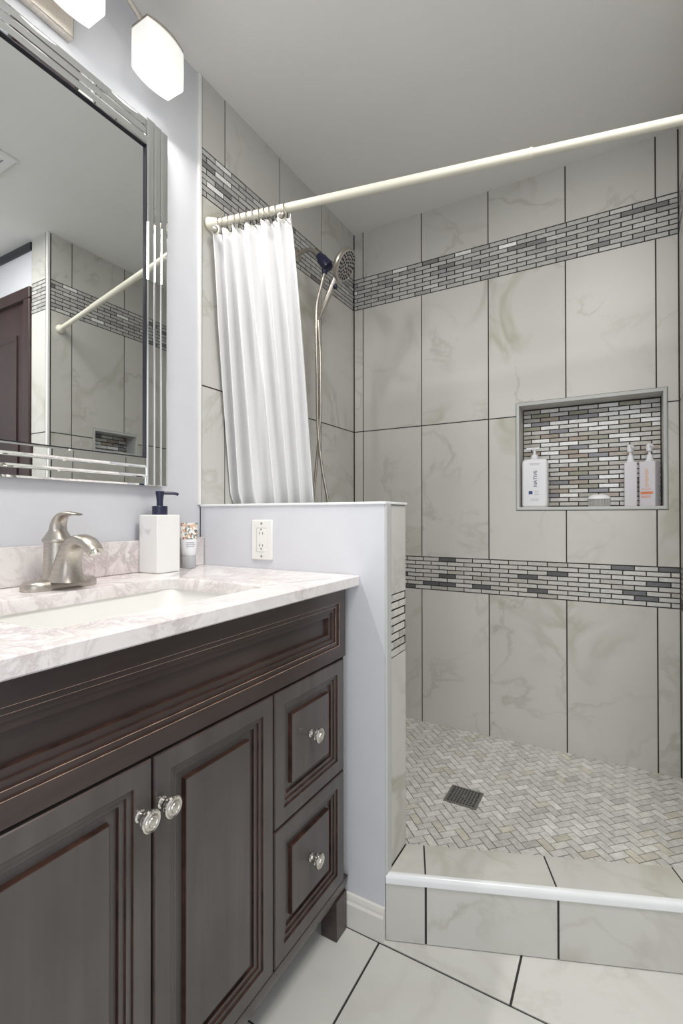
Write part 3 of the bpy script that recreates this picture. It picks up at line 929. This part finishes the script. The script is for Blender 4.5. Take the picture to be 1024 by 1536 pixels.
def strip(mb, a0, a1, b0, b1, x, up):
    """a bevelled mirror strip; a across, b along"""
    c = 0.0045
    o = [(a0, b0), (a1, b0), (a1, b1), (a0, b1)]; i = [(a0 + c, b0 + c * 0.4), (a1 - c, b0 + c * 0.4), (a1 - c, b1 - c * 0.4), (a0 + c, b1 - c * 0.4)]
    P3 = (lambda a, b, xx: (xx, a, b)) if up else (lambda a, b, xx: (xx, b, a))
    mb.rings([[P3(a, b, xx) for a, b in pl] for pl, xx in ((o, 0.010), (o, x - 0.0018), (i, x))], 0, True, True)


xs_ = (0.0320, 0.0290, 0.0260)
wS = (MY1 - IY1 - k) / 3
mb = MB()
for n_ in range(3): strip(mb, IY1 + k + n_ * wS + 0.0001, IY1 + k + (n_ + 1) * wS - 0.0001, MZ0, MZ1, xs_[n_], True)
mb.build('bevelled_border', MIRROR, mi)
mb = MB()
for n_ in range(3): strip(mb, IY0 - k - (n_ + 1) * wS + 0.0001, IY0 - k - n_ * wS - 0.0001, MZ0, MZ1, xs_[n_], True)
mb.build('bevelled_border', MIRROR, mi)
for top_ in (0, 1):
    mb = MB()
    for n_ in range(3):
        a0 = IZ1 + k + n_ * wS if top_ else IZ0 - k - (n_ + 1) * wS
        strip(mb, a0 + 0.0001, a0 + wS - 0.0001, IY0 - k, IY1 + k, xs_[n_], False)
    mb.build('bevelled_border', MIRROR, mi)

# ------------------------------------------------------------------ vanity light
vl = thing('vanity_light', 'brushed nickel vanity light with lit square opal glass shades above the mirror', 'wall light', (PX, -1.6155, 2.33))
mb = MB(); mb.box((PX, -1.774, 2.222), (0.020, -1.457, 2.335)); mb.build('back_plate', NICKEL, vl, bevel=0.004)
LX, LZ0, LZ1 = 0.079, 2.249, 2.358
for k_ in range(4):
    yc = -1.260 - 0.237 * k_
    sgn = 1 if k_ < 2 else -1
    ya = -1.6155 + 0.075 * sgn * (1.6 if k_ in (0, 3) else 0.8)
    mb = MB()
    mb.tube(crv([(0.016, ya, 2.285), (0.045, ya + 0.012 * sgn, 2.335), (0.070, (ya * 0.6 + yc * 0.4), 2.398), (LX, ya * 0.32 + yc * 0.68 - 0.02 * sgn, 2.385), (LX, yc - 0.045 * sgn, 2.364), (LX, yc, LZ1 + 0.008)], 6), 0.0065, seg=10)
    mb.build('arm', NICKEL, vl, smooth=50)
    # shade: rectangular, long sides bowed outwards
    def outl(s, bow):
        out = []
        hw, hl = 0.0305 * s, 0.0600 * s
        for sx in (1, -1):
            for q in range(11):
                t = (q / 10 - 0.5) * 2 * sx
                out.append((LX + sx * (hw + bow * (1 - t * t)), yc + t * hl))
        return out
    mb = MB()
    mb.rings([L_(outl(s, b), z) for s, b, z in ((0.96, 0.010, LZ0), (1.0, 0.011, LZ0 + 0.004), (1.01, 0.012, (LZ0 + LZ1) / 2), (1.0, 0.011, LZ1 - 0.004), (0.97, 0.010, LZ1))], 0, False, True)
    mb.build('shade', LAMPS, vl, smooth=50)
    mb = MB(); mb.face(list(reversed(L_(outl(0.96, 0.010), LZ0 + 0.0001)))); mb.build('diffuser', LAMP, vl)
    area('bulb_light', (LX, yc, LZ0 - 0.003), (0, R(-30), 0), 0.06, 0.11, BULB_WATTS, (1.0, 0.97, 0.92))
    mb = MB(); mb.rings([L_(outl(0.99, 0.012), z) for z in (LZ1 + 0.0003, LZ1 + 0.006)]); mb.build('shade_cap', NICKEL, vl)

# ------------------------------------------------------------------ curtain rod, rings, curtain
RA, RB = Vector((0.0, -0.998, 2.015)), Vector((WX, -0.728, 2.015))
rd = (RB - RA).normalized()
ro_ = thing('curtain_rod', 'ivory curtain tension rod slanting across the shower from wall to wall', 'curtain rod', RA)
mb = MB(); mb.tube([RA + rd * 0.015, RA + rd * 0.985], 0.0128, seg=20); mb.build('outer_tube', IVORY, ro_, smooth=60)
mb = MB(); mb.tube([RA + rd * 0.97, RB - rd * 0.012], 0.0113, seg=20); mb.build('inner_tube', IVORY, ro_, smooth=60)
mb = MB(); mb.lathe([(0.0140, 0), (0.0140, 0.006), (0.0120, 0.009)], RA + rd * 0.977, rd); mb.build('joint_collar', IVORY, ro_, smooth=40)
for o_, a_ in ((RA, rd), (RB, -rd)):
    mb = MB(); mb.lathe([(0.0, 0.0003), (0.0225, 0.0003), (0.0225, 0.003), (0.018, 0.022), (0.0135, 0.034), (0.0128, 0.036)], o_ + a_ * 0.0045, a_)
    mb.build('end_cap', IVORY, ro_, smooth=40)


def ring_geo(root, cx, ball):
    o = RA + rd * cx
    mb = MB(); n_ = 28
    up = Vector((0, 0, 1)); sd = rd.cross(up).normalized()
    mb.tube([o + Vector((0, 0, -0.0105)) + up * (0.0245 * math.cos(2 * math.pi * i / n_)) + sd * (0.0165 * math.sin(2 * math.pi * i / n_)) for i in range(n_)], 0.0017, seg=6, closed=True)
    mb.build('wire', RINGMET, root, smooth=60)
    if ball:
        c = o + sd * 0.026 + Vector((0, 0, -0.036)) 
        b = MB(); b.lathe([(0.0105 * math.sin(math.pi * q / 10), -0.0105 * math.cos(math.pi * q / 10)) for q in range(11)], c, sd, 0, 18); b.build('ball', NICKEL, root, smooth=60)
        b = MB(); b.lathe([(0.0155, -0.001), (0.0155, 0.001), (0.0115, 0.0022), (0.0115, -0.001)], c - sd * 0.003, sd, 0, 22); b.build('grommet', NICKEL, root, smooth=40)


wheres = [0.043, 0.060, 0.080, 0.104, 0.124, 0.146, 0.168, 0.190, 0.208, 0.226, 0.247, 0.276]
ordn = ['second', 'third', 'fourth', 'fifth', 'sixth', 'seventh', 'eighth', 'ninth', 'tenth', 'eleventh']
for i, s in enumerate(wheres):
    if i == 0: lb = 'nickel curtain ring with ball nearest the left wall on the ivory rod'
    elif i == 11: lb = 'nickel curtain ring with large ball at the free right edge of the white curtain'
    else: lb = 'thin nickel curtain ring on the ivory rod, %s counting from the left wall' % ordn[i - 1]
    o = thing('curtain_ring', lb, 'curtain ring', RA + rd * s, 'curtain rings on the ivory rod')
    ring_geo(o, s, i in (0, 11))

# curtain: deep gathered folds, falling inside the shower behind the half wall
mb = MB()
NU, NV = 190, 46
sdv = rd.cross(Vector((0, 0, 1))).normalized()
A0, A1 = RA + rd * 0.022, RA + rd * 0.292
B0, B1 = Vector((0.006, -0.872, 0)), Vector((0.318, -0.832, 0))
ph = [rng.uniform(-0.5, 0.5) for _ in range(12)]
zt, zb = 1.992, 0.22
grid = []
for j in range(NV + 1):
    t = j / NV; z = zt + (zb - zt) * t
    e = min(1.0, t / 0.53) ; e = e ** 0.85
    rowp = []
    for i in range(NU + 1):
        u = i / NU
        base = (A0.lerp(A1, u)).lerp(B0.lerp(B1, u), e); base.z = z
        amp = 0.0195 + 0.006 * math.sin(3.1 * u + 1.0) + 0.004 * t
        f = 6.3 * u + 0.35 * math.sin(5.0 * u + 2.2 * t) + 0.25 * t * math.sin(9 * u)
        s1 = math.sin(2 * math.pi * f + 0.7); s1 = math.copysign(abs(s1) ** 0.8, s1)
        off = amp * s1 + 0.003 * math.sin(2 * math.pi * (13 * u + 0.6 * t)) * (1 - 0.5 * t)
        lat = 0.007 * math.cos(2 * math.pi * f + 0.7) * (0.4 + 0.6 * t)
        # the top hem sags between the rings
        if j == 0: base.z -= 0.006 * abs(math.sin(math.pi * 11 * u))
        p = base - sdv * (off * (0.55 + 0.45 * min(1, t * 6))) * -1 + rd * lat
        p.x = max(p.x, 0.006 + 0.001 * math.sin(9 * u))
        if z < ZH + 0.03: p.y = max(p.y, YB + 0.012)
        rowp.append(p)
    grid.append(rowp)
vs = [p for r_ in grid for p in r_]
fs = [(j * (NU + 1) + i, j * (NU + 1) + i + 1, (j + 1) * (NU + 1) + i + 1, (j + 1) * (NU + 1) + i) for j in range(NV) for i in range(NU)]
mb.add(vs, fs)
cu_ = tag(mb.build('shower_curtain', CLOTH, None, smooth=180, solid=0.0014), 'white gathered shower curtain hanging from the ivory rod behind the half wall', 'shower curtain')

# ------------------------------------------------------------------ hand shower
hs_ = thing('hand_shower', 'brushed nickel hand shower with dark bracket and looped hose on left tiled wall', 'shower head', (0.0, -0.5, 2.14))
mb = MB(); mb.lathe([(0, 0), (0.030, 0), (0.030, 0.003), (0.018, 0.010), (0.012, 0.012), (0, 0.012)], (0.0006, -0.5, 2.150), (1, 0, 0)); mb.build('wall_flange', NICKEL, hs_, smooth=40)
mb = MB(); mb.tube(crv([(0.008, -0.5, 2.150), (0.04, -0.5, 2.156), (0.070, -0.5, 2.152), (0.095, -0.5, 2.135), (0.116, -0.5, 2.108)], 6), 0.0085, seg=12); mb.build('arm', NICKEL, hs_, smooth=60)
mb = MB()
bd = Vector((0.62, -0.05, -0.78)).normalized()
mb.lathe([(0, 0), (0.0135, 0), (0.0155, 0.004), (0.0155, 0.020), (0.022, 0.026), (0.0225, 0.068), (0.019, 0.078), (0, 0.080)], (0.110, -0.5, 2.117), bd); 
mb.lathe([(0.012, 0), (0.012, 0.02), (0.009, 0.026), (0, 0.026)], (0.140, -0.502, 2.062), (-0.05, 0, -1))
mb.build('bracket', NAVY, hs_, smooth=40)
HCN = Vector((0.222, -0.495, 2.056)); hn = Vector((0.84, 0.10, -0.49)).normalized()
mb = MB(); mb.lathe([(0.0, -0.026), (0.03, -0.024), (0.052, -0.014), (0.0635, -0.004), (0.0655, 0.004), (0.0640, 0.010), (0.058, 0.0125), (0, 0.0125)], HCN, hn, 0, 36); hd = mb.build('head', NICKEL, hs_, smooth=40)
mb = MB(); mb.lathe([(0, 0), (0.0575, 0), (0.055, 0.0022), (0, 0.003)], HCN + hn * 0.0125, hn, 0, 36); mb.build('face_plate', plain('grey_spray_face', (0.30, 0.29, 0.27), 0.45), hd, smooth=40)
mb = MB()
hu = hn.orthogonal().normalized(); hw = hn.cross(hu)
for rr, nn in ((0.012, 6), (0.025, 11), (0.038, 16), (0.049, 20)):
    for q in range(nn):
        a = 2 * math.pi * (q + rr * 40) / nn
        mb.lathe([(0.0046, 0), (0.0040, 0.0022), (0, 0.0026)], HCN + hn * 0.0148 + hu * (rr * math.cos(a)) + hw * (rr * math.sin(a)), hn, 0, 8)
nz = mb.build('nozzles', SLOT, hd)
hdn = Vector((-0.49, 0.02, -0.87)).normalized()
h0 = HCN - hn * 0.010 + hdn * 0.052
mb = MB(); mb.tube([h0, h0 + hdn * 0.02, h0 + hdn * 0.08, h0 + hdn * 0.135, h0 + hdn * 0.140, h0 + hdn * 0.17, h0 + hdn * 0.178], [0.013, 0.0135, 0.0130, 0.0115, 0.0098, 0.0085, 0.006], seg=16); mb.build('handle', NICKEL, hs_, smooth=40)
mb = MB(); mb.lathe([(0.010, 0), (0.011, 0.006), (0.007, 0.012), (0, 0.013)], h0 + hdn * 0.035 + hn * 0.008, hn, 0, 14); mb.build('spray_button', NAVY, hs_, smooth=40)
h1 = h0 + hdn * 0.178
mb = MB()
hose = crv([(0.139, -0.502, 2.040), (0.120, -0.500, 1.99), (0.098, -0.497, 1.92), (0.093, -0.495, 1.80), (0.094, -0.49, 1.62), (0.098, -0.49, 1.42), (0.118, -0.49, 1.26), (0.150, -0.49, 1.10), (0.165, -0.49, 0.92), (0.150, -0.49, 0.80), (0.115, -0.488, 0.745), (0.080, -0.486, 0.80), (0.068, -0.486, 0.95), (0.072, -0.486, 1.13), (0.092, -0.484, 1.32), (0.106, -0.484, 1.48), (0.106, -0.484, 1.62), (0.104, -0.483, 1.74), tuple(h1)], 8)
mb.tube(hose, 0.0062, seg=10); mb.build('hose', NICKEL, hs_, smooth=60)

# ------------------------------------------------------------------ shower drain
dn = thing('shower_drain', 'square steel drain grate set in the herringbone shower floor', 'drain', (0.696, -0.5085, SF))
mb = MB()
q0 = [(DR[0], DR[2]), (DR[1], DR[2]), (DR[1], DR[3]), (DR[0], DR[3])]
ins_ = lambda d: [(x + (d if x < 0.696 else -d), y + (d if y < -0.5085 else -d)) for x, y in q0]
mb.rings([L_(q0, SF - 0.002), L_(q0, SF + 0.0026), L_(ins_(0.009), SF + 0.0026), L_(ins_(0.009), SF + 0.0003)], 0, False, False); mb.build('frame', DARKMET, dn)
mb = MB(); mb.face(L_(ins_(0.006), SF + 0.0007)); mb.build('well', SLOT, dn)
mb = MB()
a0, a1, b0, b1 = DR[0] + 0.009, DR[1] - 0.009, DR[2] + 0.009, DR[3] - 0.009
for k_ in range(1, 9):
    x = a0 + (a1 - a0) * k_ / 9; mb.box((x - 0.0021, b0, SF + 0.0003), (x + 0.0021, b1, SF + 0.0024))
    y = b0 + (b1 - b0) * k_ / 9; mb.box((a0, y - 0.0021, SF + 0.0003), (a1, y + 0.0021, SF + 0.00235))
mb.lathe([(0.008, 0.0003), (0.008, 0.0028), (0, 0.0028)], (0.696, -0.5085, SF), (0, 0, 1), 0, 16)
mb.build('grate', DARKMET, dn)

# ------------------------------------------------------------------ things in the niche
def text(body, size, loc, rot, mat, parent, name='lettering'):
    c = bpy.data.curves.new(name, 'FONT'); c.body = body; c.size = size; c.extrude = 0.0002
    c.align_x = 'CENTER'; c.align_y = 'CENTER'
    c.materials.append(mat)
    o = bpy.data.objects.new(name, c); C.objects.link(o); o.parent = parent
    bpy.context.view_layer.update()
    me = bpy.data.meshes.new_from_object(o.evaluated_get(bpy.context.evaluated_depsgraph_get()))
    bpy.data.objects.remove(o); bpy.data.curves.remove(c)
    o = bpy.data.objects.new(name, me); C.objects.link(o); o.parent = parent
    o.location = Vector(loc) - WL[parent.name]; o.rotation_euler = rot
    return o


def pump_top(root, c, z, head=1):
    mb = MB(); mb.lathe([(0.0155, 0), (0.0155, 0.012), (0.012, 0.016), (0.010, 0.019), (0, 0.019)], (c.x, c.y, z), (0, 0, 1), 0, 20); mb.build('collar', WPLAST, root, smooth=40)
    mb = MB()
    mb.lathe([(0.0055, 0), (0.0055, 0.018), (0.009, 0.020), (0.0095, 0.027), (0.006, 0.030), (0, 0.030)], (c.x, c.y, z + 0.019), (0, 0, 1), 0, 16)
    if head: 
        mb.box((-0.032, -0.0065, 0.022), (0.020, 0.0065, 0.030), mat=Matrix.Translation((c.x, c.y, z + 0.019)))
    mb.build('pump', WPLAST, root, smooth=40)


NB = NZ0 + 0.0003
b1_ = thing('pump_bottle', 'wide flat white pump bottle with dark upright lettering in the shower niche', 'bottle', (0.848, 0.045, NB))
mb = MB()
def rr3(cx, cy, w_, d_, r_, z): return [(x, y, z) for x, y in rrect(cx, cy, w_, d_, r_, 6)]
mb.rings([rr3(0.848, 0.045, 0.102 - 2 * i, 0.050 - 2 * i, 0.012, z) for i, z in ((0.004, NB), (0.001, NB + 0.003), (0, NB + 0.008), (0, 1.288), (0.002, 1.298), (0.007, 1.304), (0.012, 1.306))])
mb.build('bottle', WPLAST, b1_, smooth=40)
pump_top(b1_, Vector((0.846, 0.045)), 1.306)
text('NATIVE', 0.0205, (0.853, 0.0194, 1.222), (R(90), R(-90), 0), INK, b1_)
mb = MB(); mb.box((0.826, 0.0193, 1.157), (0.841, 0.0199, 1.170)); mb.build('blue_square', BLUEINK, b1_)
for x0_, x1_, z_ in ((0.827, 0.872, 1.284), (0.832, 0.868, 1.2795), (0.848, 0.866, 1.167), (0.848, 0.864, 1.161), (0.848, 0.868, 1.1545), (0.832, 0.868, 1.1355), (0.836, 0.864, 1.1305)):
    mb = MB(); mb.box((x0_, 0.0195, z_), (x1_, 0.0199, z_ + 0.0018)); mb.build('fine_print', PALEINK, b1_)

b2_ = thing('pump_bottle', 'slim square plain white pump bottle in the niche, beside the brush', 'bottle', (1.1955, 0.042, NB))
mb = MB(); mb.rings([rr3(1.1955, 0.042, 0.042 - 2 * i, 0.042 - 2 * i, 0.003, z) for i, z in ((0.001, NB), (0, NB + 0.002), (0, 1.271), (0.002, 1.273))]); mb.build('bottle', WPLAST2, b2_, smooth=40)
def round_pump(root, x, y, z):
    mb = MB(); mb.lathe([(0.0150, 0), (0.0150, 0.006), (0.0115, 0.010), (0.0105, 0.026), (0.0085, 0.028), (0, 0.028)], (x, y, z), (0, 0, 1), 0, 20); mb.build('collar', WPLAST, root, smooth=40)
    mb = MB(); mb.lathe([(0.005, 0), (0.005, 0.010), (0.0115, 0.013), (0.0125, 0.026), (0.0115, 0.036), (0.007, 0.041), (0, 0.042)], (x, y, z + 0.028), (0, 0, 1), 0, 20)
    mb.tube([(x, y, z + 0.061), (x + 0.006, y - 0.02, z + 0.060), (x + 0.008, y - 0.029, z + 0.055)], [0.006, 0.005, 0.004], seg=8); mb.build('pump', WPLAST, root, smooth=40)
round_pump(b2_, 1.1955, 0.042, 1.273)

b3_ = thing('pump_bottle', 'white pump bottle with orange print at the right end of the niche', 'bottle', (1.256, 0.047, NB))
RM = Matrix.Translation((1.258, 0.046, 0)) @ Matrix.Rotation(R(-24), 4, 'Z')
mb = MB(); mb.rings([[RM @ Vector(p) for p in rr3(0, 0, 0.056 - 2 * i, 0.046 - 2 * i, 0.003, z)] for i, z in ((0.001, NB), (0, NB + 0.002), (0, 1.271), (0.002, 1.273))]); mb.build('bottle', WPLAST2, b3_, smooth=40)
round_pump(b3_, 1.2585, 0.046, 1.273)
mb = MB()
mb.box((-0.022, -0.02345, 1.148), (0.020, -0.0228, 1.158), mat=RM)
for zz in (1.166, 1.140, 1.135): mb.box((-0.020, -0.02345, zz), (0.014, -0.0228, zz + 0.002), mat=RM)
mb.build('orange_band', ORANGE, b3_)
mb = MB()
for kk in range(9): mb.box((-0.006, -0.02345, 1.176 + kk * 0.008), (0.006 - (kk % 3) * 0.002, -0.0228, 1.1815 + kk * 0.008), mat=RM)
mb.build('upright_lettering', plain('pale_orange_ink', (0.75, 0.50, 0.38), 0.6), b3_)

br = thing('scrub_brush', 'oval white scrub brush with grey bristles lying in the shower niche', 'brush', (1.088, 0.045, NB))
mb = MB()
def ov(z, a, b, n=28): return [(1.088 + a * math.cos(2 * math.pi * k / n), 0.045 + b * math.sin(2 * math.pi * k / n), z) for k in range(n)]
mb.rings([ov(1.132, 0.038, 0.022), ov(1.134, 0.041, 0.025), ov(1.140, 0.040, 0.024), ov(1.147, 0.032, 0.018), ov(1.152, 0.020, 0.011)]); mb.build('handle', WPLAST, br, smooth=50)
mb = MB()
for ix in range(-8, 9):
    for iy in range(-4, 5):
        x_, y_ = ix * 0.0047 + (0.0023 if iy % 2 else 0), iy * 0.0053
        if (x_ / 0.039) ** 2 + (y_ / 0.023) ** 2 < 1:
            mb.tube([(1.088 + x_, 0.045 + y_, NB), (1.088 + x_ * 0.98, 0.045 + y_ * 0.98, 1.133)], [0.0012, 0.0019], seg=6)
bo = mb.build('bristles', BRISTLE, br); bo['kind'] = 'stuff'

# ------------------------------------------------------------------ ceiling vent (seen in the mirror)
ve = thing('ceiling_vent', 'white square ventilation grille on the ceiling reflected at the mirror edge', 'vent', (1.08, -1.245, HC))
mb = MB()
vq = [(0.955, -1.37), (1.205, -1.37), (1.205, -1.12), (0.955, -1.12)]
vi = lambda d: [(x + (d if x < 1.08 else -d), y + (d if y < -1.245 else -d)) for x, y in vq]
mb.rings([L_(vq, HC - 0.0005), L_(vq, HC - 0.006), L_(vi(0.012), HC - 0.016), L_(vi(0.03), HC - 0.016), L_(vi(0.03), HC - 0.006)], 0, False, True); mb.build('cover', WHITE, ve)
mb = MB()
for k_ in range(11):
    y = -1.335 + k_ * 0.018; mb.box((0.985, y - 0.005, HC - 0.016), (1.175, y + 0.005, HC - 0.0125))
mb.build('louvres', WHITE, ve)
